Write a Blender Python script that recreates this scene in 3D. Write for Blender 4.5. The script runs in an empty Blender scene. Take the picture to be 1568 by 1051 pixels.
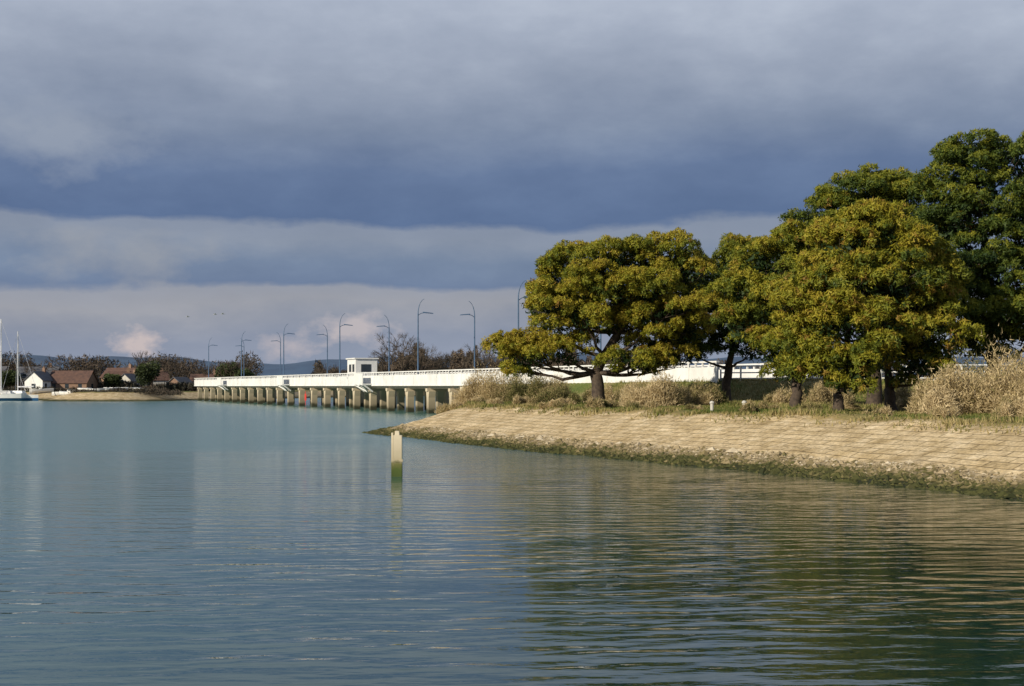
import bpy, bmesh, math, random
import numpy as np
from mathutils import Vector, Matrix
random.seed(7); rng=np.random.default_rng(7)
S=bpy.context.scene
S.view_settings.view_transform='Standard'; S.view_settings.look='None'; S.view_settings.exposure=0
COL=bpy.context.collection

# ---------------------------------------------------------------- materials
def newmat(name):
    m=bpy.data.materials.new(name); m.use_nodes=True
    nt=m.node_tree; b=nt.nodes['Principled BSDF']
    return m,nt,b
def N(nt,t,**k):
    n=nt.nodes.new(t)
    for a,v in k.items(): setattr(n,a,v)
    return n
def ramp(nt,stops,src=None,interp='LINEAR'):
    r=nt.nodes.new('ShaderNodeValToRGB'); r.color_ramp.interpolation=interp
    e=r.color_ramp.elements
    e[0].position=stops[0][0]; e[0].color=(*stops[0][1],1)
    e[1].position=stops[-1][0]; e[1].color=(*stops[-1][1],1)
    for p,c in stops[1:-1]:
        x=e.new(p); x.color=(*c,1)
    if src is not None: nt.links.new(src,r.inputs[0])
    return r
def math_(nt,op,a,b=None,c=None,clamp=False):
    n=nt.nodes.new('ShaderNodeMath'); n.operation=op; n.use_clamp=clamp
    for i,v in enumerate((a,b,c)):
        if v is None: continue
        if isinstance(v,(int,float)): n.inputs[i].default_value=v
        else: nt.links.new(v,n.inputs[i])
    return n.outputs[0]
def mixc(nt,f,a,b,mode='MIX'):
    n=nt.nodes.new('ShaderNodeMix'); n.data_type='RGBA'; n.blend_type=mode
    for i,v in ((0,f),(6,a),(7,b)):
        if isinstance(v,(int,float)): n.inputs[i].default_value=v
        elif isinstance(v,tuple): n.inputs[i].default_value=(*v,1)
        else: nt.links.new(v,n.inputs[i])
    return n.outputs[2]
def noise(nt,scale,detail=4,vec=None,rough=.5):
    n=nt.nodes.new('ShaderNodeTexNoise'); n.inputs['Scale'].default_value=scale
    n.inputs['Detail'].default_value=detail; n.inputs['Roughness'].default_value=rough
    if vec is not None: nt.links.new(vec,n.inputs['Vector'])
    return n.outputs['Fac']
def simple(name,c1,c2=None,scale=3,rough=.7,metal=0,bump=0):
    m,nt,b=newmat(name)
    c2=c2 or tuple(x*.75 for x in c1)
    tc=N(nt,'ShaderNodeTexCoord')
    f=noise(nt,scale,6,tc.outputs['Object'],.6)
    r=ramp(nt,[(.35,c2),(.65,c1)],f)
    nt.links.new(r.outputs[0],b.inputs['Base Color'])
    b.inputs['Roughness'].default_value=rough; b.inputs['Metallic'].default_value=metal
    if bump:
        bp=N(nt,'ShaderNodeBump'); bp.inputs['Strength'].default_value=bump
        nt.links.new(f,bp.inputs['Height']); nt.links.new(bp.outputs[0],b.inputs['Normal'])
    return m
def tonemat(name,stops,trans=.25,rough=.6):
    m,nt,b=newmat(name)
    a=N(nt,'ShaderNodeAttribute',attribute_name='tone')
    r=ramp(nt,stops,a.outputs['Fac'])
    nt.links.new(r.outputs[0],b.inputs['Base Color']); b.inputs['Roughness'].default_value=rough
    b.inputs['Specular IOR Level'].default_value=.25
    if trans>0:
        t=N(nt,'ShaderNodeBsdfTranslucent'); nt.links.new(r.outputs[0],t.inputs[0])
        mx=N(nt,'ShaderNodeMixShader'); mx.inputs[0].default_value=trans
        nt.links.new(b.outputs[0],mx.inputs[1]); nt.links.new(t.outputs[0],mx.inputs[2])
        nt.links.new(mx.outputs[0],nt.nodes['Material Output'].inputs[0])
    return m

M_white=simple('white_paint',(.80,.80,.79),(.66,.66,.64),.5,.5)
M_blue=simple('lamp_paint',(.10,.17,.28),(.07,.12,.2),2,.4,.2)
M_glass=simple('window_glass',(.03,.04,.05),None,2,.1)
M_brickw=simple('render_wall',(.58,.56,.52),(.46,.44,.40),1,.8)
M_tan=simple('brick_wall',(.26,.16,.11),(.19,.12,.085),2,.85)
M_roof=simple('roof_tile',(.13,.07,.05),(.075,.042,.035),1.5,.85)
M_slate=simple('slate_roof',(.12,.12,.13),(.08,.08,.09),1.5,.7)
M_bark=simple('bark',(.09,.065,.045),(.035,.025,.02),5,.9,0,.6)
M_asph=simple('asphalt',(.06,.06,.06),(.04,.04,.04),6,.9)
M_hullb=simple('hull_blue',(.03,.12,.28),(.03,.10,.22),1,.3)
M_red=simple('red_paint',(.6,.04,.02),None,1,.4)
M_metal=simple('mast_alloy',(.75,.75,.76),(.6,.6,.62),1,.35,.3)
M_rock=tonemat('beach_rock',[(0,(.03,.034,.010)),(.3,(.075,.075,.022)),(.5,(.17,.135,.06)),(.72,(.32,.25,.15)),(1,(.56,.48,.35))],0,.85)
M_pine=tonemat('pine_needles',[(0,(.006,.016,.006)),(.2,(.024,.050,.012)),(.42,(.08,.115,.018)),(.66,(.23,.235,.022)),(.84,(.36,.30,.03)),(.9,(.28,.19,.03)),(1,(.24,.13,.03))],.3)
M_grass=tonemat('grass_blades',[(0,(.06,.10,.018)),(.4,(.14,.16,.035)),(.62,(.27,.23,.085)),(1,(.46,.36,.18))],.25,.7)
M_shrub=tonemat('shrub_twigs',[(0,(.05,.065,.015)),(.35,(.18,.17,.06)),(.6,(.40,.31,.155)),(1,(.62,.50,.30))],.2,.8)
M_bare=tonemat('bare_twigs',[(0,(.025,.03,.02)),(.5,(.08,.062,.048)),(1,(.16,.12,.085))],0,.9)

M_conc,nt,b=newmat('pier_concrete')
tc=N(nt,'ShaderNodeTexCoord'); sp=N(nt,'ShaderNodeSeparateXYZ'); nt.links.new(tc.outputs['Object'],sp.inputs[0])
f=noise(nt,1.3,6,tc.outputs['Object'])
zz=math_(nt,'MULTIPLY_ADD',f,.6,sp.outputs[2])
r=ramp(nt,[(0,(.03,.03,.02)),(.2,(.05,.05,.025)),(.3,(.30,.25,.17)),(.7,(.48,.41,.29)),(1,(.56,.49,.37))],math_(nt,'MULTIPLY',zz,.3))
nt.links.new(r.outputs[0],b.inputs['Base Color']); b.inputs['Roughness'].default_value=.9

# ---------------------------------------------------------------- mesh builder
class MB:
    def __init__(s): s.v=[]; s.f=[]; s.m=[]
    def add(s,vs,fs,mi=0):
        o=len(s.v); s.v+= [tuple(x) for x in vs]; s.f+=[tuple(i+o for i in f) for f in fs]; s.m+=[mi]*len(fs)
    def box(s,x0,x1,y0,y1,z0,z1,mi=0,tx=1,ty=1):
        cx,cy=(x0+x1)/2,(y0+y1)/2
        V=[(x0,y0,z0),(x1,y0,z0),(x1,y1,z0),(x0,y1,z0)]
        W=[(cx+(x-cx)*tx,cy+(y-cy)*ty,z1) for x,y,_ in V]
        s.add(V+W,[(3,2,1,0),(4,5,6,7),(0,1,5,4),(1,2,6,5),(2,3,7,6),(3,0,4,7)],mi)
    def tube(s,pts,rad,n=6,mi=0):
        pts=[Vector(p) for p in pts]; o=[]
        for i,p in enumerate(pts):
            d=(pts[min(i+1,len(pts)-1)]-pts[max(i-1,0)]).normalized()
            a=d.cross(Vector((0,0,1)) if abs(d.z)<.9 else Vector((1,0,0))).normalized(); c=d.cross(a)
            for k in range(n):
                t=2*math.pi*k/n; o.append(p+(a*math.cos(t)+c*math.sin(t))*rad[i])
        fs=[]
        for i in range(len(pts)-1):
            for k in range(n):
                fs.append((i*n+k,i*n+(k+1)%n,(i+1)*n+(k+1)%n,(i+1)*n+k))
        fs.append(tuple(range(n))[::-1]); fs.append(tuple((len(pts)-1)*n+k for k in range(n)))
        s.add(o,fs,mi)
    def build(s,name,mats,parent=None,smooth=False,mat=None,loc=None):
        me=bpy.data.meshes.new(name); me.from_pydata(s.v,[],s.f)
        for m in mats: me.materials.append(m)
        me.polygons.foreach_set('material_index',s.m)
        bm=bmesh.new(); bm.from_mesh(me); bmesh.ops.recalc_face_normals(bm,faces=bm.faces); bm.to_mesh(me); bm.free()
        if smooth: me.polygons.foreach_set('use_smooth',[True]*len(me.polygons))
        ob=bpy.data.objects.new(name,me); COL.objects.link(ob)
        if parent: ob.parent=parent
        if mat is not None: ob.matrix_world=mat
        if loc is not None: ob.location=loc
        return ob
def empty(name,loc=(0,0,0),rotz=0):
    e=bpy.data.objects.new(name,None); e.location=loc; e.rotation_euler=(0,0,rotz); COL.objects.link(e); return e
def tri_mesh(name,V,tone,mat,parent=None,loc=None):
    n=len(V); me=bpy.data.meshes.new(name)
    me.vertices.add(3*n); me.vertices.foreach_set('co',V.reshape(-1).astype(np.float32))
    me.loops.add(3*n); me.loops.foreach_set('vertex_index',np.arange(3*n,dtype=np.int32))
    me.polygons.add(n); me.polygons.foreach_set('loop_start',np.arange(0,3*n,3,dtype=np.int32))
    a=me.attributes.new('tone','FLOAT','POINT'); a.data.foreach_set('value',np.repeat(np.clip(tone,0,1),3).astype(np.float32))
    me.materials.append(mat); me.update(); me.validate()
    ob=bpy.data.objects.new(name,me); COL.objects.link(ob)
    if parent: ob.parent=parent
    if loc is not None: ob.location=loc
    return ob
def unit(a): return a/(np.linalg.norm(a,axis=-1,keepdims=True)+1e-9)

# ---------------------------------------------------------------- terrain
PEN=np.array([(400,-10),(200,-8),(60,0),(30,10),(20,22),(16,31),(13.6,37.4),(11.9,41.7),(9.25,47.9),(5.6,55.7),(.5,66),(-2.9,74),(-5.6,82),(-8.4,88),(-9.4,91),(-8.9,97),(-8.3,105),(-8,120),(-7.5,135),(-6.5,150),(-4,157),(4,163),(20,178),(60,195),(400,210)],float)
MAIN=np.array([(-7000,310),(-3000,305),(-130,305),(-100,305),(-96,286),(-88,282),(-80,281),(-73,285),(-70,300),(-64,312),(-50,380),(0,520),(150,600),(1500,700),(7000,700),(7000,9000),(-7000,9000)],float)
def sdist(P,poly):
    best=np.full(len(P),1e9); arc=np.zeros(len(P)); inside=np.zeros(len(P),bool); L=0
    n=len(poly)
    for i in range(n):
        a=poly[i]; c=poly[(i+1)%n]; d=c-a; l=np.hypot(*d)
        t=np.clip(((P-a)@d)/l**2,0,1); q=a+t[:,None]*d; r=np.hypot(*(P-q).T)
        k=r<best; best[k]=r[k]; arc[k]=L+t[k]*l; L+=l
        if a[1]!=c[1]:
            x=a[0]+(P[:,1]-a[1])/(c[1]-a[1])*d[0]
            inside^=((a[1]>P[:,1])!=(c[1]>P[:,1]))&(P[:,0]<x)
    return np.where(inside,best,-best),arc
ROAD=np.array([(-4.5,153),(-2,150.6),(17.6,101),(22,97.5),(32,96),(60,94),(300,90)],float)
def rdist(P):
    b=np.full(len(P),1e9)
    for i in range(len(ROAD)-1):
        a,c=ROAD[i],ROAD[i+1]; d=c-a; t=np.clip(((P-a)@d)/(d@d),0,1)
        b=np.minimum(b,np.hypot(*(P-(a+t[:,None]*d)).T))
    return b
def wob(P,s,a):
    x,y=P[:,0]*s,P[:,1]*s
    return a*(np.sin(x*1.3+1.7*np.sin(y*.7))+np.sin(y*1.1+2*np.sin(x*.6+1))+.5*np.sin(2.7*x+1.9*y))/2.5
def terrain(P):
    P=np.asarray(P,float).reshape(-1,2)
    s1,a1=sdist(P,PEN); s2,a2=sdist(P,MAIN)
    sd=np.where(s1>s2,s1,s2); arc=np.where(s1>s2,a1,a2)
    sdw=sd+np.where(np.abs(sd)<3,wob(P,.9,.25),0)
    z=np.interp(sdw,[-12,-3,0,1.7,2.0,6.1,6.5,9,30],[-3,-.8,0,.30,.40,1.70,1.76,1.84,1.9])
    z+=np.interp(sd,[6,8],[0,1])*wob(P,.5,.07)+np.interp(sd,[5.4,6.2,7.4,9],[0,1,1,0])*np.clip(wob(P,.8,.16),-.04,.2)
    rd=rdist(P); emb=np.interp(rd,[4.3,8.2],[3.38,1.6]); z=np.where((s1>1.5)&(rd<8.2),np.maximum(z,np.minimum(emb,z+ (s1-1.5)*.6)),z)
    return z,sd,arc
def lines(*segs):
    o=[]
    for a,b,st in segs: o+=list(np.arange(a,b,st))
    return np.array(o)
gx=np.concatenate([[-7000,-4000,-2000,-1000,-600,-400],lines((-300,-130,12),(-130,-60,1.5),(-60,-12,4),(-12,26,.28),(26,60,1.5),(60,200,10),(200,600,50)),[600,1000,2000,4000,7000]])
gy=np.concatenate([lines((-40,20,4),(20,34,1),(34,112,.3),(112,160,.8),(160,276,8),(276,330,1.5),(330,620,9),(620,1000,60)),[1000,1500,2500,4000,6000,8900]])
X,Y=np.meshgrid(gx,gy); P=np.stack([X.ravel(),Y.ravel()],1)
Z,SD,ARC=terrain(P)
nx,ny=len(gx),len(gy)
I=np.arange(nx*ny).reshape(ny,nx); Q=np.stack([I[:-1,:-1],I[:-1,1:],I[1:,1:],I[1:,:-1]],-1).reshape(-1,4)
me=bpy.data.meshes.new('ground'); me.vertices.add(nx*ny); me.vertices.foreach_set('co',np.column_stack([P,Z]).ravel().astype(np.float32))
me.loops.add(Q.size); me.loops.foreach_set('vertex_index',Q.ravel().astype(np.int32)); me.polygons.add(len(Q)); me.polygons.foreach_set('loop_start',np.arange(0,Q.size,4,dtype=np.int32))
for nme,arr in (('sd',SD),('su',ARC)):
    a=me.attributes.new(nme,'FLOAT','POINT'); a.data.foreach_set('value',arr.astype(np.float32))
me.update(); me.polygons.foreach_set('use_smooth',np.ones(len(Q),bool))
ground=bpy.data.objects.new('ground',me); COL.objects.link(ground)
m,nt,b=newmat('ground_shore'); me.materials.append(m)
sd=N(nt,'ShaderNodeAttribute',attribute_name='sd').outputs['Fac']; su=N(nt,'ShaderNodeAttribute',attribute_name='su').outputs['Fac']
tc=N(nt,'ShaderNodeTexCoord'); oc=tc.outputs['Object']
n1=noise(nt,.9,6,oc,.6); n2=noise(nt,7,5,oc,.6); n3=noise(nt,.25,5,oc)
sdn=math_(nt,'ADD',sd,math_(nt,'MULTIPLY',math_(nt,'SUBTRACT',n1,.5),2.2))
base=ramp(nt,[(0,(.03,.035,.02)),(.06,(.04,.042,.013)),(.1,(.085,.08,.026)),(.14,(.18,.145,.075)),(.2,(.30,.24,.15)),(.25,(.40,.32,.20)),(.58,(.48,.39,.24)),(.64,(.38,.28,.12)),(.75,(.24,.21,.08)),(1,(.14,.16,.045))],math_(nt,'MULTIPLY',sdn,.1))
cb=N(nt,'ShaderNodeCombineXYZ'); nt.links.new(su,cb.inputs[0]); nt.links.new(math_(nt,'ADD',sd,math_(nt,'MULTIPLY',n1,.14)),cb.inputs[1])
br=N(nt,'ShaderNodeTexBrick'); nt.links.new(cb.outputs[0],br.inputs['Vector']); br.inputs['Scale'].default_value=1
br.inputs['Brick Width'].default_value=1.3; br.inputs['Row Height'].default_value=.44; br.inputs['Mortar Size'].default_value=.028; br.inputs['Mortar Smooth'].default_value=.6
br.inputs['Color1'].default_value=(.66,.52,.32,1); br.inputs['Color2'].default_value=(.55,.43,.26,1); br.inputs['Mortar'].default_value=(.24,.18,.10,1)
slabm=math_(nt,'MULTIPLY',math_(nt,'MULTIPLY',math_(nt,'SUBTRACT',sdn,1.9),2.5,clamp=True),math_(nt,'MULTIPLY',math_(nt,'SUBTRACT',6.3,sdn),2.5,clamp=True))
dirt=ramp(nt,[(.3,(.5,.46,.36)),(.43,(.82,.79,.72)),(.55,(1.0,1.0,1.0)),(.70,(1.28,1.34,1.48))],noise(nt,1.1,10,oc,.72))
slab=mixc(nt,1.0,br.outputs['Color'],dirt.outputs[0],'MULTIPLY')
c=mixc(nt,slabm,base.outputs[0],slab)
gr=ramp(nt,[(.35,(.07,.11,.02)),(.50,(.13,.15,.035)),(.58,(.24,.20,.08)),(.75,(.34,.27,.13))],math_(nt,'MULTIPLY_ADD',n2,.4,math_(nt,'MULTIPLY',n3,.70)))
gm=math_(nt,'MULTIPLY',math_(nt,'SUBTRACT',sdn,6.6),.6,clamp=True)
c=mixc(nt,gm,c,gr.outputs[0])
sp=ramp(nt,[(.3,(.65,.65,.65)),(.7,(1.2,1.2,1.2))],n2)
c=mixc(nt,1.0,c,sp.outputs[0],'MULTIPLY')
nt.links.new(c,b.inputs['Base Color']); b.inputs['Roughness'].default_value=.95; b.inputs['Specular IOR Level'].default_value=.2
bp=N(nt,'ShaderNodeBump'); bp.inputs['Strength'].default_value=.6; bp.inputs['Distance'].default_value=.08
h=math_(nt,'SUBTRACT',n2,math_(nt,'MULTIPLY',math_(nt,'MULTIPLY',br.outputs['Fac'],slabm),.7))
nt.links.new(h,bp.inputs['Height']); nt.links.new(bp.outputs[0],b.inputs['Normal'])
def gz(x,y): return float(terrain([(x,y)])[0][0])

# ---------------------------------------------------------------- water
wm=MB(); wm.add([(-7000,-400,0),(7000,-400,0),(7000,8800,0),(-7000,8800,0)],[(0,1,2,3)])
m,nt,b=newmat('sea_water'); tc=N(nt,'ShaderNodeTexCoord'); oc=tc.outputs['Object']
def mapped(sx,sy,rz=0,src=oc):
    mp=N(nt,'ShaderNodeMapping'); mp.inputs['Scale'].default_value=(sx,sy,1); mp.inputs['Rotation'].default_value=(0,0,math.radians(rz)); nt.links.new(src,mp.inputs[0]); return mp.outputs[0]
def wave(lam,rz,dist,ds):
    w=N(nt,'ShaderNodeTexWave',wave_type='BANDS',bands_direction='Y',wave_profile='SIN'); nt.links.new(mapped(.8,1,rz),w.inputs['Vector'])
    w.inputs['Scale'].default_value=.314/lam; w.inputs['Distortion'].default_value=dist; w.inputs['Detail'].default_value=3; w.inputs['Detail Scale'].default_value=ds; return w.outputs['Fac']
a1=wave(.85,9,7,.7); a2=wave(.43,-12,7,1.1)
w1=noise(nt,1,3,mapped(.7,2.2,6),.55); w2=noise(nt,1,3,mapped(3.0,7.5,-14),.55); w3=noise(nt,1,2,mapped(.14,.40,12),.5)
w4=noise(nt,1,4,mapped(3.4,3.6,20),.6)
sp=N(nt,'ShaderNodeSeparateXYZ'); nt.links.new(oc,sp.inputs[0])
pat=noise(nt,1,4,mapped(.018,.05,0),.5); pat2=noise(nt,1,3,mapped(.15,.35,10),.5)
gust=math_(nt,'MULTIPLY',math_(nt,'SUBTRACT',pat,.5),1.6)
openw=math_(nt,'ADD',math_(nt,'ADD',math_(nt,'MULTIPLY',math_(nt,'SUBTRACT',sp.outputs[1],26),.013),math_(nt,'MULTIPLY',sp.outputs[0],-.022)),gust,clamp=True)
turb=math_(nt,'ADD',math_(nt,'ADD',math_(nt,'MULTIPLY',math_(nt,'SUBTRACT',sp.outputs[1],40),.010),math_(nt,'MULTIPLY',sp.outputs[0],-.05)),math_(nt,'ADD',.36,math_(nt,'MULTIPLY',gust,.5)),clamp=True)
rl=math_(nt,'ADD',.0012,math_(nt,'MULTIPLY',openw,.040))
amp=math_(nt,'MULTIPLY',math_(nt,'MULTIPLY_ADD',pat2,2.6,-.3),1.0)
h=math_(nt,'MULTIPLY',math_(nt,'ADD',math_(nt,'MULTIPLY',a1,.0062),math_(nt,'ADD',math_(nt,'MULTIPLY',a2,.0036),math_(nt,'MULTIPLY',w1,.016))),amp)
h=math_(nt,'ADD',h,math_(nt,'ADD',math_(nt,'MULTIPLY',w2,.0032),math_(nt,'ADD',math_(nt,'MULTIPLY',w3,.022),math_(nt,'MULTIPLY',w4,rl))))
bp=N(nt,'ShaderNodeBump'); bp.inputs['Strength'].default_value=1; bp.inputs['Distance'].default_value=1.0
nt.links.new(h,bp.inputs['Height']); nt.links.new(bp.outputs[0],b.inputs['Normal'])
r=ramp(nt,[(.0,(.010,.034,.026)),(.4,(.024,.088,.082)),(1,(.055,.165,.145))],turb)
nt.links.new(r.outputs[0],b.inputs['Base Color']); b.inputs['IOR'].default_value=1.42
nt.links.new(math_(nt,'ADD',.012,math_(nt,'MULTIPLY',openw,.17)),b.inputs['Roughness'])
wm.build('water',[m])

# ---------------------------------------------------------------- bridge
UA=Vector((-.3747,.9272,0)).normalized(); VA=Vector((UA.y,-UA.x,0))
BM=Matrix(((UA.x,VA.x,0,-10.8),(UA.y,VA.y,0,161),(0,0,1,0),(0,0,0,1)))
bridge=empty('road_bridge')
def xf(mb):
    for i,p in enumerate(mb.v): mb.v[i]=tuple(BM@Vector(p))
    return mb
U0,U1=-15,152
d=MB(); d.box(-68,U1,-.30,8.1,3.12,3.42); xf(d).build('deck',[M_asph],bridge)
d=MB()
for v in (.1,1.9,3.7,5.5,7.1): d.box(U0,U1,v,v+.5,2.78,3.118)
for i in range(22):
    u=U0+3.5+i*7.65
    d.box(u-.32,u+.32,-.25,8.05,2.45,2.777)
    for v in (-.1,3.6,7.3):
        d.box(u-.36,u+.36,v,v+.8,-2,1.75)
        d.box(u-.36,u+.36,v,v+.8,1.751,2.447,0,1.45,1.0)
d.box(U0-6,U0,-.28,8.08,-.5,3.115)
xf(d).build('piers',[M_conc],bridge)
d=MB()
for v0,v1 in ((-.46,-.304),(8.104,8.26)):
    u=-68
    while u<U1-1:
        d.box(u+.04,u+3.96,v0,v1,3.18,4.36)
        for q in range(4): d.box(u+.05+q,u+.17+q,v0+.02,v1-.02,4.362,4.66)
        d.box(u-.08,u+.10,v0-.05,v0-.003,3.18,4.66)
        u+=4
    d.box(-68,U1,v0-.04,v1+.04,4.662,4.78)
    d.box(-68,U1,v0-.05,v1+.03,3.06,3.178)
xf(d).build('parapet',[M_white],bridge)
d=MB()
for u in (19,64,116):
    d.box(u-2,u+2,-1.6,-.52,3.2,3.35); d.box(u-2,u+2,-1.68,-1.6,3.2,4.6)
    for uu in (u-1.9,u,u+1.9):
        d.tube([(uu,-1.5,3.2),(uu,-.3,2.35)],[.1,.1],6)
    d.tube([(u-1.9,-1.62,3.2),(u,-.4,2.3)],[.09,.09],6); d.tube([(u+1.9,-1.62,3.2),(u,-.4,2.3)],[.09,.09],6)
xf(d).build('refuge_bays',[M_white],bridge)
hut=empty('bridge_control_hut')
d=MB(); d.box(42.5,47.0,4.6,7.8,3.43,6.95); d.box(42.3,47.2,4.4,8.0,6.953,7.12); xf(d).build('walls',[M_white],hut)
d=MB(); d.box(43,44.2,4.57,4.598,5.1,6.2); d.box(44.8,46,4.57,4.598,5.1,6.2); d.box(42.47,42.498,5.4,6.9,5.1,6.2); xf(d).build('windows',[M_glass],hut)
d=MB(); d.box(42.8,43,4.54,4.568,3.5,6.3); d.box(44.4,44.6,4.52,4.598,4.8,6.3); xf(d).build('frames',[M_white],hut)
def lamp(u,v,side):
    p=BM@Vector((u,v,3.43)); e=empty('street_lamp',p,math.atan2(VA.y*side,VA.x*side))
    a=MB()
    a.tube([(0,0,0),(0,0,1.2),(0,0,1.21),(0,0,7.9)],[.14,.14,.095,.07],8)
    a.tube([(.95*(1-math.cos(t)),0,7.9+1.75*math.sin(t)) for t in np.linspace(0,1.35,9)],[.06-.0045*i for i in range(9)],6)
    a.tube([(0,0,7.7),(.35,0,7.95),(.8,0,8.02)],[.04,.04,.035],6)
    a.build('pole',[M_blue],e)
    h=MB(); h.add([(.6,-.14,8.0),(1.85,-.1,7.91),(1.85,.1,7.91),(.6,.14,8.0),(.6,-.09,8.13),(1.75,-.06,8.02),(1.75,.06,8.02),(.6,.09,8.13)],[(0,1,2,3),(4,5,6,7),(0,1,5,4),(1,2,6,5),(2,3,7,6),(3,0,4,7)])
    h.build('luminaire',[M_blue],e)
for k in range(-1,5):
    lamp(k*34.3+(4 if k==-1 else 0),0.05,1); lamp(k*34.3+2,7.7,-1)
rd=MB(); pts=[Vector((x,y,0)) for x,y in ROAD[2:6]]
pts=[pts[0]+Vector((-1,2.6,0))]+pts
L=[];R=[]
for i,p in enumerate(pts):
    t=(pts[min(i+1,len(pts)-1)]-pts[max(i-1,0)]).normalized(); n=Vector((-t.y,t.x,0))
    L.append(p+n*3.6+Vector((0,0,3.44))); R.append(p-n*3.6+Vector((0,0,3.44)))
rd.add(L+R,[(i,i+1,len(L)+i+1,len(L)+i) for i in range(len(L)-1)]); rd.build('road',[M_asph])
fe=MB(); fp=[(14.6,98.4),(19.5,94.0),(26,92.6),(40,91.3),(60,89.5)]
for (x0,y0),(x1,y1) in zip(fp,fp[1:]):
    l=math.hypot(x1-x0,y1-y0); k=int(l/1.8)+1
    for i in range(k):
        x=x0+(x1-x0)*i/k; y=y0+(y1-y0)*i/k; fe.tube([(x,y,2.9),(x,y,4.45)],[.07,.07],6)
    for z in (3.55,3.95,4.4): fe.tube([(x0,y0,z),(x1,y1,z)],[.05,.05],6)
fe.build('white_rail_fence',[M_white])
e=empty('red_navigation_board'); d=MB(); d.box(51.9,52.9,-.36,-.31,.9,1.9); d.box(52.4,52.6,-.34,-.305,.2,2.3)
xf(d).build('board',[M_red],e)

# ---------------------------------------------------------------- mooring post
pw,nt,b=newmat('weathered_post'); tc=N(nt,'ShaderNodeTexCoord'); sp=N(nt,'ShaderNodeSeparateXYZ'); nt.links.new(tc.outputs['Object'],sp.inputs[0])
f=noise(nt,5,6,tc.outputs['Object'],.65)
r=ramp(nt,[(0,(.03,.05,.01)),(.28,(.06,.09,.015)),(.42,(.13,.13,.04)),(.5,(.42,.36,.24)),(1,(.62,.54,.4))],math_(nt,'MULTIPLY',math_(nt,'MULTIPLY_ADD',f,.5,sp.outputs[2]),.62))
nt.links.new(r.outputs[0],b.inputs['Base Color']); b.inputs['Roughness'].default_value=.9
bp=N(nt,'ShaderNodeBump'); bp.inputs['Strength'].default_value=.5; nt.links.new(f,bp.inputs['Height']); nt.links.new(bp.outputs[0],b.inputs['Normal'])
e=empty('mooring_post',(-3.8,46.8,0)); d=MB()
d.box(-.15,.15,-.15,.15,-2,1.38,0,.93,.93); d.box(-.10,.06,-.12,.12,1.382,1.52,0,.8,.8)
d.box(-.21,-.152,-.1,.1,-2,1.46); d.box(-.18,.18,-.17,-.152,.5,.58)
d.build('post',[pw],e)

# ---------------------------------------------------------------- pines
def foliage(lobes,dens=1.0,brown=.12,bright=0.0,subr=.8,pr=.27):
    T=[];TN=[]
    for (lx,ly,lz,rx,ry,rz) in lobes:
        area=4*math.pi*((rx*ry*rz)**(2/3)); ns=max(6,int(area/1.8*dens))
        dr=unit(rng.normal(size=(ns,3))); dr[:,2]=np.abs(dr[:,2])*rng.choice([1,1,1,-.7],ns); dr=unit(dr)
        cs=np.array([lx,ly,lz])+dr*np.array([rx,ry,rz])*rng.uniform(.65,1.06,(ns,1))
        sr=rng.uniform(.5,1.0,ns)*subr
        lt=rng.normal(0,.05)
        for c,r_,sdir in zip(cs,sr,dr):
            n=int(40*(r_/.8)**2*dens)
            d2=unit(rng.normal(size=(n,3))); d2[:,2]=np.where(d2[:,2]<-.2,-d2[:,2],d2[:,2])
            pc=c+d2*r_*np.array([1.0,1.0,.7])*rng.uniform(.8,1.05,(n,1))
            st=rng.normal(0,.07)+(.10 if rng.random()<brown*2 else 0)+.05*sdir[2]
            tn=.42+bright+lt+st+.22*d2[:,2]+rng.normal(0,.06,n)  # yellower towards tuft tops: sunlit look put into the needle colour
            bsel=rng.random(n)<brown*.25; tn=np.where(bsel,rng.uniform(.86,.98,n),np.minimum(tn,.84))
            K=24
            q=unit(rng.normal(size=(n,K,3))+np.array([0,0,.45])+.7*d2[:,None,:])
            prr=pr*rng.uniform(.65,1.15,(n,1,1))
            cc=pc[:,None,:]+q*prr*rng.uniform(.5,1,(n,K,1))
            nm=unit(q+.45*rng.normal(size=(n,K,3)))
            ax=unit(np.cross(nm,rng.normal(size=(n,K,3)))); ax=unit(ax+.6*q); bx=unit(np.cross(nm,ax))
            le=rng.uniform(.08,.15,(n,K,1)); wi=rng.uniform(.025,.045,(n,K,1))
            T.append(np.stack([cc+ax*le,cc-ax*le*.6+bx*wi,cc-ax*le*.6-bx*wi],2).reshape(-1,3,3))
            TN.append((tn[:,None]+rng.normal(0,.04,(n,K))).ravel())
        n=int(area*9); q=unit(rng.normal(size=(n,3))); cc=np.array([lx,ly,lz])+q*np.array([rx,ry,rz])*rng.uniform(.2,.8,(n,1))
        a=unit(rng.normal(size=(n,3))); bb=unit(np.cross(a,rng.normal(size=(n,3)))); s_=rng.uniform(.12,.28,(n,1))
        T.append(np.stack([cc+a*s_,cc+bb*s_*.6,cc-a*s_*.6],1)); TN.append(rng.uniform(.0,.25,n))  # dark inner flakes: crown-interior shade put into their colour, also blocking light
    return np.concatenate(T),np.concatenate(TN)
def bend(p0,p1,k,up=.2,jit=.15):
    p0=Vector(p0);p1=Vector(p1);L=(p1-p0).length; out=[]
    for i in range(k+1):
        t=i/k; p=p0.lerp(p1,t)+Vector((0,0,math.sin(t*math.pi)*up*L*-.3))
        if 0<i<k: p+=Vector((random.uniform(-1,1),random.uniform(-1,1),random.uniform(-.5,.5)))*jit*L/k
        out.append(p)
    return out
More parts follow.
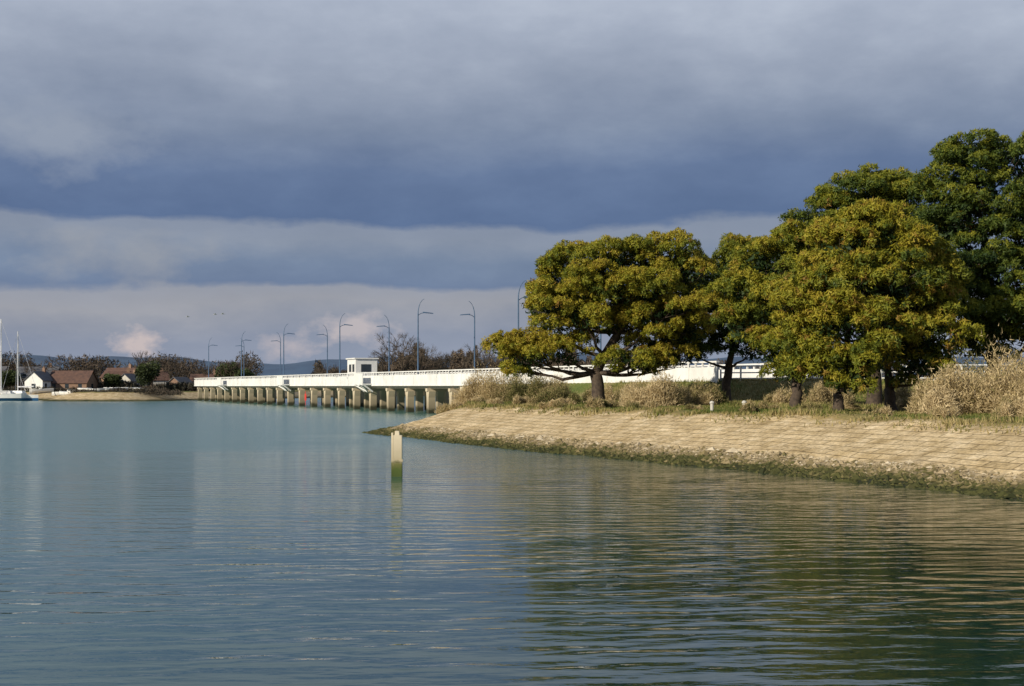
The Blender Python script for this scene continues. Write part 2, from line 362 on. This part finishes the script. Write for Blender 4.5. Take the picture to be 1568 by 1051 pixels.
def pine(x,y,lobes,trunk_h,tr,lean=(0,0),dens=1,brown=.12,bright=0,sc=1.0):  # negative bright darkens needle colour of crowns shaded by their neighbours
    lobes=[tuple(v*sc for v in l) for l in lobes]; trunk_h*=sc
    z=gz(x,y); e=empty('pine_tree',(x,y,z-.1))
    B=MB(); top=Vector((lean[0],lean[1],trunk_h))
    tp=[Vector((0,0,-.2)),Vector((lean[0]*.1,lean[1]*.1,trunk_h*.12))]+[Vector((lean[0]*t,lean[1]*t,trunk_h*t))+Vector((random.uniform(-.08,.08),random.uniform(-.08,.08),0)) for t in (.35,.6,.8,1)]
    B.tube(tp,[tr*1.45,tr*1.1,tr,tr*.92,tr*.9,tr*.85],10)
    hi=max(lobes,key=lambda l:l[2]); hp=Vector(hi[:3]); lead=bend(top,hp,6,.05,.25)
    B.tube(lead,[tr*.75*(1-i/7.5) for i in range(7)],8)
    for l in lobes:
        if l is hi: continue
        c=Vector(l[:3]); st=top
        for q in lead:
            if q.z<c.z-.8*((Vector((q.x,q.y,0))-Vector((c.x,c.y,0))).length)*.35 and q.z>st.z: st=q
        b_=bend(st,c,5,.35,.3); r0=tr*.36*(1-.5*(st.z-top.z)/max(.1,hp.z-top.z+.1))
        B.tube(b_,[r0*(1-i/6.5) for i in range(6)],6)
        for k in range(8):
            d_=Vector((random.gauss(0,1),random.gauss(0,1),abs(random.gauss(0,.7)))).normalized()
            en=c+Vector((d_.x*l[3],d_.y*l[4],d_.z*l[5]))*.85; s0=b_[random.choice((3,4,5))]
            B.tube(bend(s0,en,3,.2,.3),[r0*.3,r0*.22,r0*.15,r0*.06],5)
    B.build('trunk_and_limbs',[M_bark],e,True)
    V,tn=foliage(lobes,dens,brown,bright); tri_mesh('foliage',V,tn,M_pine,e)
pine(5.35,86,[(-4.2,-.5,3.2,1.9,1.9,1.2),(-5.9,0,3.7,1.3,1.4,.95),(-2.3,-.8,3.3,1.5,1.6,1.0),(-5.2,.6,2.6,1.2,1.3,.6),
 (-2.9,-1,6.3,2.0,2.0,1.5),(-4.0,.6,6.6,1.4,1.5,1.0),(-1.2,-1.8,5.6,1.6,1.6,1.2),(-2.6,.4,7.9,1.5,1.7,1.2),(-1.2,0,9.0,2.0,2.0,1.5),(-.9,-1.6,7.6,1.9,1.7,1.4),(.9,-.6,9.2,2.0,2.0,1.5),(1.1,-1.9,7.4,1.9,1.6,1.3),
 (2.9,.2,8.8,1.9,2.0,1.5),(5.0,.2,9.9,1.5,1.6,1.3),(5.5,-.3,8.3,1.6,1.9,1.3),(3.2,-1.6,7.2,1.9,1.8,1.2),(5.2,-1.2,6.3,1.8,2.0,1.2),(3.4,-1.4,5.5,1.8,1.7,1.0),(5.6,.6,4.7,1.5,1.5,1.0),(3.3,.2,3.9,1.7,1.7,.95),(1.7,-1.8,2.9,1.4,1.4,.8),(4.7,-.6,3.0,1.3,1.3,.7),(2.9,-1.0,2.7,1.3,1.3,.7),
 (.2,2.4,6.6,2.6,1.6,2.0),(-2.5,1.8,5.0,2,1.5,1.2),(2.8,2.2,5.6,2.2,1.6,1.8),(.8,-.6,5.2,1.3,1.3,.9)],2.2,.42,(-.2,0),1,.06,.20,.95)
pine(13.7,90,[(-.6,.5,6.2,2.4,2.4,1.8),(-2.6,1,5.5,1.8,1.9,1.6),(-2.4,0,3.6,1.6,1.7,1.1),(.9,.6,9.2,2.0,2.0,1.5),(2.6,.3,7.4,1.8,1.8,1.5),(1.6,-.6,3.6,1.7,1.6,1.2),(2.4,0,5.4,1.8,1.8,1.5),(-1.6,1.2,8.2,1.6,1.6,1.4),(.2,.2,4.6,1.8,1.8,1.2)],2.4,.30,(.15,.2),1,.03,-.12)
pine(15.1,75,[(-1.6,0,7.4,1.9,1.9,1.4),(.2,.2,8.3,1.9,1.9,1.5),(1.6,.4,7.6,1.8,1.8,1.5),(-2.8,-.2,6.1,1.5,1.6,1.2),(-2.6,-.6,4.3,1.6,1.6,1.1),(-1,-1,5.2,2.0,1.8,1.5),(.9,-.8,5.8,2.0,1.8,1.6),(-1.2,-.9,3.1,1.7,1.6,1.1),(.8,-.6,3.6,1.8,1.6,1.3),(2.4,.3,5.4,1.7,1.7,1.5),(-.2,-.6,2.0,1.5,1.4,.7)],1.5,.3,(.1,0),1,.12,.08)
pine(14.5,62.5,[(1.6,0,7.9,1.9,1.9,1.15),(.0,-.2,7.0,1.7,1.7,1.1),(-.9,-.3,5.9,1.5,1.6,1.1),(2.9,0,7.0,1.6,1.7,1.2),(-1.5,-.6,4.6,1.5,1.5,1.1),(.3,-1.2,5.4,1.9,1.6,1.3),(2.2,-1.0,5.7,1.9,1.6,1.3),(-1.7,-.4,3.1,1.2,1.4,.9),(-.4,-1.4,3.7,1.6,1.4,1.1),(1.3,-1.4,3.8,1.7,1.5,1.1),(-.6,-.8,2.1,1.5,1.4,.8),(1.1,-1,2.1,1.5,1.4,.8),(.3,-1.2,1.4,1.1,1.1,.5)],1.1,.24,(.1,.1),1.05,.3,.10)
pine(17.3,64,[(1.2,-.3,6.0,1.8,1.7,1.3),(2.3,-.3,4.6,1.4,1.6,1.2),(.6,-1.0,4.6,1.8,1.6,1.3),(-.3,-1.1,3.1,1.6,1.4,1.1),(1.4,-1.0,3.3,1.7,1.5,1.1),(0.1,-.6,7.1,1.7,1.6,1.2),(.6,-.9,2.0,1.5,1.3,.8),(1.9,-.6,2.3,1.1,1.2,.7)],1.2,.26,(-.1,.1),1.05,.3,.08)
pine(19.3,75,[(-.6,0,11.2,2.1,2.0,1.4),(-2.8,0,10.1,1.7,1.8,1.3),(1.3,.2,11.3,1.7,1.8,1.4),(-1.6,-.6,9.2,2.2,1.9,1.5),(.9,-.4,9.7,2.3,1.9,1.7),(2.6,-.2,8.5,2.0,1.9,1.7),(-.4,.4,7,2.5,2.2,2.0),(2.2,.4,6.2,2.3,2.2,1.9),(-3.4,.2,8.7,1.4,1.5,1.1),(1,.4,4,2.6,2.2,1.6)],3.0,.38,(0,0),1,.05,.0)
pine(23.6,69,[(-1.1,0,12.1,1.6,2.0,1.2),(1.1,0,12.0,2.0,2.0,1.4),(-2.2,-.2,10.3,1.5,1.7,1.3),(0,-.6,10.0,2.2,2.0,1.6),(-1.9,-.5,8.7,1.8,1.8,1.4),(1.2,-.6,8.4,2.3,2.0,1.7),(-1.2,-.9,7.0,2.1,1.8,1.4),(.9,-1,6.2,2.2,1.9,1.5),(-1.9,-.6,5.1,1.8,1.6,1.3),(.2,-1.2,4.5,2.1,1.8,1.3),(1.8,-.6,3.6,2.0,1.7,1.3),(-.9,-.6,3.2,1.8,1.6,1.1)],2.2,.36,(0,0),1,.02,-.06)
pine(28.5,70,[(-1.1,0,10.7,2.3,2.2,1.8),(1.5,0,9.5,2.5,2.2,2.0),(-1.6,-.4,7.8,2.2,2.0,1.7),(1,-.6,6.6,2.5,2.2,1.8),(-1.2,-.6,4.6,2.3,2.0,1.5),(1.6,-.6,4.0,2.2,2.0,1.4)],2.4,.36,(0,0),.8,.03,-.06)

# ---------------------------------------------------------------- shrubs, grass, rocks
def shrub(x,y,rx,ry,h,n,tone,ts=.15,sub=9):
    z0=gz(x,y); e=empty('shrub',(x,y,z0)); 
    cs=rng.uniform(-1,1,(sub,2))*np.array([rx,ry])*.75; hs=h*rng.uniform(.45,1,sub)*(1-.35*(np.abs(cs[:,0])/rx)**2); rr=rng.uniform(.25,.5,sub)*min(rx,h*1.1)
    k=rng.integers(0,sub,n); d=unit(rng.normal(size=(n,3))); d[:,2]=np.abs(d[:,2])
    t=rng.uniform(.15,1,(n,1))**.6*(1+.2*rng.normal(size=(n,1))*(rng.random((n,1))<.3))
    p=np.column_stack([cs[k,0],cs[k,1],np.zeros(n)])+d*np.column_stack([rr[k],rr[k],hs[k]])*t
    ax=unit(d*np.array([.8,.8,.5])+np.array([0,0,.5])+.6*rng.normal(size=(n,3))); bx=unit(np.cross(ax,rng.normal(size=(n,3))))
    le=rng.uniform(.07,.2,(n,1)); wi=rng.uniform(.010,.024,(n,1))
    V=np.stack([p+ax*le,p-ax*le*.6+bx*wi,p-ax*le*.6-bx*wi],1)
    tn=tone+rng.normal(0,ts,n)+.2*(t[:,0]-.7)+rng.normal(0,.14,sub)[k]
    tri_mesh('twigs',V,tn,M_shrub,e)
    B=MB()
    for i in range(sub):
        for j in range(4):
            c=(cs[i,0]+random.uniform(-.3,.3)*rr[i],cs[i,1]+random.uniform(-.3,.3)*rr[i],hs[i]*random.uniform(.5,.85))
            B.tube([(cs[i,0]*.8,cs[i,1]*.8,-.1),(c[0]*.95,c[1]*.95,c[2]*.5),c],[.035,.025,.01],4)
    B.build('stems',[M_bark],e)
shrub(-1.4,104,2.8,1.6,3.0,30000,.74,.12,14)
shrub(1.8,102,2.4,1.6,2.5,24000,.40,.12,14)
shrub(3.3,96,1.6,1.2,1.6,10000,.28,.12)
shrub(8.3,80,2.0,1.3,2.2,26000,.74,.12,14)
shrub(10.8,82,2.2,1.3,1.7,18000,.36,.12)
shrub(7.4,98,4,1.2,1.5,12000,.5,.15)
shrub(18.6,57.5,2.2,1.4,2.2,36000,.70,.14,18)
shrub(21.5,56,2.6,1.6,2.8,38000,.62,.15,18)
shrub(20.8,60,2.2,1.6,3.3,20000,.55,.14,14)
shrub(17.9,50.5,1.0,.8,.8,6000,.65,.13,5)
shrub(13,96,3,1.2,1.1,8000,.5,.15)
shrub(19,86,3.4,1.2,1.5,14000,.6,.15); shrub(24,84,3.2,1.2,1.8,12000,.45,.15); shrub(15.8,84,1.6,1.0,1.0,7000,.7,.15,6)
for (x,y,s) in ((-4.5,108,.9),(-2.5,98,.7),(.8,90,.8),(3,84,.6),(5,78,.8),(6.8,73.5,.6),(2.2,78.5,.55),(12.4,70,.6),(10.8,63.5,.5),(14.6,56,.45),(13.9,66,.5),(-5,118,1.1),(9,69.5,.4),(16.2,52,.5),(-1.2,92,.5),(12.6,60,.4),(16,68,.6),(19,67,.7),(-3.6,101,.7)):
    shrub(x,y,1.4*s,1.1*s,.9*s,int(6000*s),rng.uniform(.45,.85),.15,6)

def scatter(n,x0,x1,y0,y1,lo,hi):
    P=np.column_stack([rng.uniform(x0,x1,n),rng.uniform(y0,y1,n)]); z,s,a=terrain(P); k=(s>lo)&(s<hi); return P[k],z[k],s[k]
P1,z1,s1=scatter(560000,-9,34,36,112,5.2,34)
cl=wob(P1,1.7,1)+wob(P1[:,::-1],.6,.7)
keep=rng.random(len(P1))<np.where(s1<7.6,np.clip(.35+.55*cl,.03,.95)*np.clip((s1-5.1)/.9,0,1),.42); P1,z1,s1,cl=P1[keep],z1[keep],s1[keep],cl[keep]
n=len(P1); base=np.column_stack([P1,z1-.02]); hh=np.where(s1<7.6,rng.uniform(.07,.2,n)*(1+.9*np.clip(cl,0,1)),np.where(s1<16,rng.uniform(.05,.14,n),rng.uniform(.1,.3,n))); a=rng.uniform(0,2*math.pi,n)
bx=np.column_stack([np.cos(a),np.sin(a),0*a])*rng.uniform(.02,.045,(n,1)); tip=base+np.column_stack([rng.normal(0,.07,n),rng.normal(0,.07,n),hh])
g=wob(P1,.33,.3); tn=np.where(s1<7.4,.64+.28*wob(P1[:,::-1],1.1,1),np.where(s1<15,.32,.6)+g)+rng.normal(0,.13,n)
tri_mesh('grass',np.stack([tip,base+bx,base-bx],1),tn,M_grass)
P1,z1,s1=scatter(560000,-11,16,36,100,-.6,2.3)
keep=rng.random(len(P1))<.40; P1,z1,s1=P1[keep],z1[keep],s1[keep]; n=len(P1)
oct_v=np.array([(1,0,0),(0,1,0),(-1,0,0),(0,-1,0),(0,0,1),(0,0,-1)],float); oct_f=np.array([(0,1,4),(1,2,4),(2,3,4),(3,0,4)])
size=rng.gamma(1.5,.03,n)+.015; size=np.minimum(size,.28)
a=rng.uniform(0,6.28,n); ca,sa=np.cos(a),np.sin(a)
vs=oct_v[None]*rng.uniform(.6,1.3,(n,6,3))*size[:,None,None]*np.array([1.2,.9,.6])
x=vs[...,0]*ca[:,None]-vs[...,1]*sa[:,None]; y=vs[...,0]*sa[:,None]+vs[...,1]*ca[:,None]
vs=np.stack([x+P1[:,0:1],y+P1[:,1:2],vs[...,2]+z1[:,None]],-1)
V=vs[:,oct_f].reshape(-1,3,3)
tn=np.interp(s1+wob(P1,1.3,.35),[-.5,.7,1.2,1.7,2.3],[.05,.25,.45,.64,.74])+rng.normal(0,.14,n)+wob(P1,1,.08)
tri_mesh('shore_rocks',V,np.repeat(tn,4),M_rock)

for (x,y) in ((9.6,67.5),(11.0,66.6)):
    e=empty('bollard',(x,y,gz(x,y)-.05)); d=MB(); d.tube([(0,0,0),(0,0,.42),(0,0,.44),(0,0,.5),(0,0,.56)],[.09,.085,.12,.12,.05],10); d.build('body',[M_brickw],e)

# ---------------------------------------------------------------- far shore
T=[];TN=[]
def seg(p,q,r0,r1,tone):
    d=unit(q-p); 
    for k in range(2):
        s=unit(np.cross(d,rng.normal(size=3)))
        T.append(np.array([p+s*r0,p-s*r0,q+s*r1])); T.append(np.array([p-s*r0,q-s*r1,q+s*r1])); TN.extend([tone]*2)
def grow(p,d,l,r,lev,tone):
    q=p+d*l; seg(p,q,r,r*.65,tone)
    if lev==0: return
    for k in range(3 if lev>1 else 5):
        nd=unit(d+rng.normal(size=3)*.55+np.array([0,0,.12])); grow(q,nd,l*rng.uniform(.62,.85),r*.6,lev-1,tone+rng.normal(0,.04))
def bare(x,y,h,lev=4):
    grow(np.array([x,y,1.5]),unit(np.array([rng.normal(0,.05),0,1])),h*.28,h*.02,lev,rng.uniform(.35,.7))
for x,y,h in ((-37,430,19),(-33,432,21),(-30,440,18),(-22,450,14),(-14,440,15),(-10,455,18),(-13,448,18),(-40,436,15),(-35,445,20)): bare(x,y,h,5)
for i in range(46): bare(rng.uniform(-150,-78),rng.uniform(335,380),rng.uniform(9,12.5))
for i in range(44): bare(rng.uniform(-50,40),rng.uniform(545,620),rng.uniform(15,21))
for i in range(14): bare(rng.uniform(-85,-64),rng.uniform(335,350),rng.uniform(8,11))
for i in range(16): bare(rng.uniform(-64,-42),rng.uniform(440,480),rng.uniform(8,12))
T=[np.array(T)]; TN=[np.array(TN)]
def mass(x0,x1,y,h,n,tone,dep=8,sz=.35):
    x=rng.uniform(x0,x1,n); top=h*(.72+.18*np.sin(x*.31+y)+.12*np.sin(x*.83+1)+.08*np.sin(x*2.1))
    p=np.column_stack([x,y+rng.uniform(-dep,dep,n),1.2+top*rng.uniform(0,1,n)**.7])
    a=unit(rng.normal(size=(n,3))+np.array([0,0,.8])); b_=unit(np.cross(a,rng.normal(size=(n,3))))
    T.append(np.stack([p+a*sz*2,p-a*sz+b_*sz*.4,p-a*sz-b_*sz*.4],1)); TN.append(np.clip(tone+rng.normal(0,.12,n)+.1*np.sin(x*.5),0,1))
mass(-165,-66,362,10.0,30000,.5,12); mass(-66,-40,470,9.5,10000,.4,8,.45); mass(-52,60,560,18,30000,.6,14,.55); mass(50,200,620,14,9000,.4,14,.6); mass(-75,-45,540,11,9000,.35,8,.5)
mass(-80,-64,328,3.0,3500,.2,4); mass(-110,-80,332,3.2,6000,.25,5); mass(-92,-70,296,1.6,4500,.35,5,.2); mass(-140,-100,318,1.8,3500,.2,4,.25); mass(-104,-82,316,1.7,3500,.45,3,.2)
tri_mesh('distant_trees',np.concatenate(T),np.concatenate(TN),M_bare)
M_ever=tonemat('evergreen',[(0,(.015,.025,.01)),(1,(.06,.08,.025))],.1)
def evergreen(x,y,w,h):
    e=empty('evergreen_tree',(x,y,1.4)); n=int(2600)
    k=rng.integers(0,7,n); cs=np.column_stack([rng.uniform(-w*.6,w*.6,7),rng.uniform(-1,1,7),h*rng.uniform(.45,.75,7)])
    d=unit(rng.normal(size=(n,3))); p=cs[k]+d*np.array([w*.42,1.8,h*.27])*rng.uniform(.5,1,(n,1))
    a=unit(rng.normal(size=(n,3))); b_=unit(np.cross(a,rng.normal(size=(n,3))))
    tri_mesh('foliage',np.stack([p+a*.35,p+b_*.25,p-a*.3],1),.5+.4*d[:,2]+rng.normal(0,.15,n),M_ever,e)
    B=MB(); B.tube([(0,0,-.3),(.1,0,h*.4),(0,0,h*.7)],[.3,.25,.1],6)
    for c in cs: B.tube([(0,0,h*.3),tuple(c)],[.12,.05],5)
    B.build('trunk',[M_bark],e)
evergreen(-82.5,322,4.0,7.6); evergreen(-69,338,3.5,7.5); evergreen(-64,334,3,6.0); evergreen(-93,328,3,5); evergreen(-118,330,3,5.5)

def house(name,x,y,w,dp,h,rh,rot,wall,roof,gable=False,chim=True):
    e=empty(name,(x,y,1.7),rot); a=MB(); a.box(-w/2,w/2,-dp/2,dp/2,-1,h)
    for s in (-1,1):
        X_=s*w/2; a.add([(X_,-dp/2,h),(X_,dp/2,h),(X_,0,h+rh)],[(0,1,2)])
    a.build('walls',[wall],e)
    r=MB(); o=.3; k=rh/(dp/2)
    for s in (-1,1):
        A=[(-w/2-o,s*(dp/2+o),h-o*k+.03),(w/2+o,s*(dp/2+o),h-o*k+.03),(w/2+o,0,h+rh+.03),(-w/2-o,0,h+rh+.03)]
        r.add(A+[(p[0],p[1],p[2]+.14) for p in A],[(0,1,2,3),(4,5,6,7),(0,1,5,4),(1,2,6,5),(2,3,7,6),(3,0,4,7)])
    r.build('roof',[roof],e)
    g=MB(); f=MB(); nw=max(2,int(w/2.4))
    for s in (-1,1):
        for i in range(nw):
            cx=-w/2+w*(i+.5)/nw
            lv=[.9] if h<3.6 else [.9,3.3]
            for z in lv:
                g.box(cx-.45,cx+.45,s*dp/2-.02 if s>0 else -dp/2-.03,s*dp/2+.03 if s>0 else -dp/2+.02,z,z+1.1)
                f.box(cx-.55,cx+.55,s*dp/2-.06 if s>0 else -dp/2-.06,s*dp/2+.06 if s>0 else -dp/2+.06,z-.12,z-.01)
    g.box(-w/2-.03,-w/2+.02,-.5,.5,.9,1.9); g.box(w/2-.02,w/2+.03,-.5,.5,.9,1.9)
    g.build('windows',[M_glass],e); f.build('sills',[M_white],e)
    if chim:
        c=MB(); c.box(w*.25,w*.25+.7,-.3,.3,h+rh*.4,h+rh+1.0); c.box(w*.25+.1,w*.25+.3,-.1,.1,h+rh+1.003,h+rh+1.3); c.build('chimney',[M_tan],e)
house('white_cottage',-108,322,6,4.4,2.7,1.9,math.radians(80),M_white,M_slate)
house('boathouse',-101.5,325,9.5,6,2.2,2.6,math.radians(-8),M_tan,M_roof,chim=False)
house('brick_house',-116,345,9,7,3.6,2.4,.2,M_tan,M_slate)
house('cottage',-90.5,334,5,4,2.6,1.6,math.radians(70),M_brickw,M_slate)
house('brick_house',-97,350,8,6,3.6,2.2,-.3,M_tan,M_roof)
house('cottage',-86.5,340,6,5,2.9,1.8,.4,M_brickw,M_roof)
house('cottage',-75,345,7,5,2.6,1.6,.1,M_brickw,M_roof)
house('brick_house',-126,338,9,6,3.6,2.4,0,M_tan,M_slate)
house('cottage',-79,335,5,4,1.9,1.5,1.2,M_tan,M_slate,chim=False)
house('cottage',-94.5,340,5.5,4.5,3.0,1.8,.2,M_tan,M_roof)

def hullmesh(mb,L,W,H,mi_top,mi_bot):
    ns=12; rows=[]
    for i in range(ns+1):
        t=i/ns; w=W/2*(math.sin(math.pi*min(1,.28+.72*(1-t)))**.7 if t<1 else 0.02)*(1 if t<.95 else .5); w=max(w,.03)
        x=-L/2+L*t; sh=H*(.85+.3*t**2)
        rows.append([(x*(.86 if t>.9 else .95),0,-.5*(1-t)),(x,w*.6,-.1),(x,w*.92,H*.35),(x,w,sh),(x,-w,sh),(x,-w*.92,H*.35),(x,-w*.6,-.1)])
    V=[p for r in rows for p in r]
    for i in range(ns):
        for k in range(7):
            a=i*7+k; b_=i*7+(k+1)%7; mb.add([V[a],V[b_],V[b_+7],V[a+7]],[(0,1,2,3)],mi_bot if k in (0,1,5,6) else mi_top)
    mb.add(rows[0],[tuple(range(7))],mi_top)
def yacht(x,y,rot,L,mh):
    e=empty('sailing_yacht',(x,y,.1),rot); a=MB(); hullmesh(a,L,L*.3,1.35,0,1)
    a.box(-L*.12,L*.22,-.8,.8,1.4,2.0,0,.85,.8); a.box(-L*.1,L*.18,-.72,-.70,1.55,1.8,2); a.build('hull',[M_white,M_hullb,M_glass],e)
    m_=MB(); m_.tube([(.4,0,1.4),(.4,0,mh)],[.13,.10],8); m_.tube([(.4,0,2.8),(-L*.38,0,2.9)],[.16,.16],6); m_.tube([(.4,-1,mh*.6),(.4,1,mh*.6)],[.04,.04],5)
    for q in ((L*.48,0,1.6),(-L*.48,0,1.4),(.3,L*.14,1.5),(.3,-L*.14,1.5)): m_.tube([(.4,0,mh-.2),q],[.03,.03],4)
    m_.build('mast_and_rigging',[M_metal],e)
yacht(-107.2,294,math.radians(12),11,17); yacht(-103.6,296,math.radians(170),8.5,14.5); yacht(-115,296,.3,10,15)
def dinghy(x,y,rot,L=4):
    z=max(0,gz(x,y)); e=empty('dinghy',(x,y,z+.15),rot); a=MB(); hullmesh(a,L,L*.38,.7,0,1); a.box(-.3,-.1,-.6,.6,.72,.8); a.build('hull',[M_white,random.choice([M_hullb,M_white,M_white])],e)
for x,y in ((-99,309),(-96,305),(-93,309),(-90,312),(-87,306),(-85,312),(-81,305),(-94,301),(-83,300),(-104,311)): dinghy(x,y,random.uniform(0,3),random.uniform(3.5,6))
hm=MB(); xs=np.linspace(-1800,1500,120); V=[];F=[]
for i,x in enumerate(xs):
    hz=72+9*math.sin(x*.0045+1)+5*math.sin(x*.013)+2.5*math.sin(x*.037)
    V+=[(x,3000,0),(x,3150,hz*.7),(x,3400,hz),(x,3900,0)]
for i in range(len(xs)-1):
    for k in range(3): F.append((i*4+k,(i+1)*4+k,(i+1)*4+k+1,i*4+k+1))
hm.add(V,F); hm.build('hills',[simple('distant_hill',(.06,.11,.19),(.045,.08,.145),.01,.95)],smooth=True)  # bluish base colour stands in for distance haze
for x,y,z in ((-38,180,12.2),(-41.5,180,11.9),(-36,175,12)):
    e=empty('seagull',(x,y,z),.3); g=MB(); g.tube([(-.22,0,0),(-.1,0,.01),(.08,0,.02),(.2,0,.03),(.27,0,.03)],[.02,.06,.07,.045,.01],6)
    for s in (-1,1): g.add([(.08,s*.04,.03),(-.08,s*.04,.03),(-.1,s*.3,.14),(-.16,s*.6,.08),(-.02,s*.45,.12),(.06,s*.3,.14)],[(0,1,2,3,4,5)])
    g.build('body',[simple('gull',(.5,.5,.52),None,1,.7)],e)

# ---------------------------------------------------------------- sky
W=bpy.data.worlds.new('World'); S.world=W; W.use_nodes=True; nt=W.node_tree; bg=nt.nodes['Background']
el=23; az=-131
sky=N(nt,'ShaderNodeTexSky'); sky.sky_type='NISHITA'; sky.sun_disc=False; sky.sun_elevation=math.radians(el); sky.sun_rotation=math.radians(az%360)
tc=N(nt,'ShaderNodeTexCoord'); D=tc.outputs['Generated']
sp=N(nt,'ShaderNodeSeparateXYZ'); nt.links.new(D,sp.inputs[0]); zc=sp.outputs[2]
def vmap(sx,sy,sz,ox=0,ry=0):
    mp=N(nt,'ShaderNodeMapping'); mp.inputs['Scale'].default_value=(sx,sy,sz); mp.inputs['Location'].default_value=(ox,0,0); mp.inputs['Rotation'].default_value=(0,math.radians(ry),0); nt.links.new(D,mp.inputs[0]); return mp.outputs[0]
na=noise(nt,1,6,vmap(3,3,14),.5); nb=noise(nt,1,9,vmap(7,7,22,3,8),.55); nc=noise(nt,1,5,vmap(2.2,2.2,8,5,-12),.5); nd=noise(nt,1,8,vmap(18,18,36,9,10),.58)
zd=math_(nt,'ADD',zc,math_(nt,'ADD',math_(nt,'MULTIPLY',math_(nt,'SUBTRACT',na,.5),.030),math_(nt,'ADD',math_(nt,'MULTIPLY',math_(nt,'SUBTRACT',nb,.5),.020),math_(nt,'MULTIPLY',math_(nt,'SUBTRACT',nd,.5),.018))))
def s2l(r,g,b): return tuple((c/255)**2.2 for c in (r,g,b))
st=[(-.02,(146,155,172)),(.012,(140,151,173)),(.035,(138,147,168)),(.056,(156,158,168)),(.066,(150,154,167)),(.071,(107,124,155)),(.088,(115,131,158)),(.104,(134,144,163)),(.113,(132,142,162)),(.118,(88,108,145)),(.150,(98,116,150)),(.178,(125,138,162)),(.215,(150,160,179)),(.26,(172,181,198)),(.34,(168,177,194)),(.48,(124,138,160))]
rp=ramp(nt,[((z+.02)/.5,s2l(*c)) for z,c in st],math_(nt,'MULTIPLY',math_(nt,'ADD',zd,.02),2.0))
br=ramp(nt,[(.32,(.82,.84,.87)),(.5,(1,1,1)),(.68,(1.24,1.22,1.17))],math_(nt,'ADD',math_(nt,'MULTIPLY',nb,.4),math_(nt,'ADD',math_(nt,'MULTIPLY',nc,.3),math_(nt,'MULTIPLY',nd,.3))))
c=mixc(nt,1.0,rp.outputs[0],br.outputs[0],'MULTIPLY')
def puff(dx,dz,rad,vs,col,amt,c,thr=.35,ds=26):
    d=Vector((dx,1,dz)).normalized()
    s=N(nt,'ShaderNodeVectorMath',operation='SUBTRACT'); nt.links.new(D,s.inputs[0]); s.inputs[1].default_value=d
    m_=N(nt,'ShaderNodeVectorMath',operation='MULTIPLY'); nt.links.new(s.outputs[0],m_.inputs[0]); m_.inputs[1].default_value=(1,1,vs)
    l=N(nt,'ShaderNodeVectorMath',operation='LENGTH'); nt.links.new(m_.outputs[0],l.inputs[0])
    g=math_(nt,'SUBTRACT',1.0,math_(nt,'DIVIDE',l.outputs['Value'],rad),clamp=True)
    det=noise(nt,1,8,vmap(ds,ds,ds*1.6,dx*50),.55)
    f=math_(nt,'MULTIPLY',math_(nt,'MULTIPLY',math_(nt,'SUBTRACT',math_(nt,'ADD',g,math_(nt,'MULTIPLY',math_(nt,'SUBTRACT',det,.5),1.4)),thr),1.8,clamp=True),amt)
    f=math_(nt,'MULTIPLY',f,math_(nt,'MULTIPLY',g,3,clamp=True))
    return mixc(nt,f,c,s2l(*col))
c=puff(-.32,.178,.085,1.9,(152,161,177),.75,c,.25,24)
c=puff(-.28,.092,.12,4,(160,162,168),.6,c)
c=puff(-.265,.031,.030,1.6,(205,190,188),.85,c,.3,80)
c=puff(-.115,.042,.055,2.4,(202,190,190),.7,c,.35,70)
c=puff(-.16,.028,.04,2.4,(198,186,188),.55,c,.35,80)
c10=mixc(nt,1.0,c,(10,10,10),'MULTIPLY')
fin=mixc(nt,.95,sky.outputs[0],c10)
nt.links.new(fin,bg.inputs[0]); bg.inputs[1].default_value=.1

# sun
sl=bpy.data.lights.new('sun','SUN'); sl.energy=5.0; sl.angle=math.radians(.5); sl.color=(1,.90,.72)
so=bpy.data.objects.new('sun',sl); COL.objects.link(so)
sv=Vector((math.sin(math.radians(az))*math.cos(math.radians(el)),math.cos(math.radians(az))*math.cos(math.radians(el)),math.sin(math.radians(el))))
so.rotation_euler=sv.to_track_quat('Z','Y').to_euler()
# camera
cd=bpy.data.cameras.new('camera'); cd.sensor_width=36; cd.lens=49.45; cd.shift_y=.0424; cd.clip_end=20000; cd.clip_start=.1
co=bpy.data.objects.new('camera',cd); co.location=(0,0,3); co.rotation_euler=(math.radians(90),0,0); COL.objects.link(co); S.camera=co
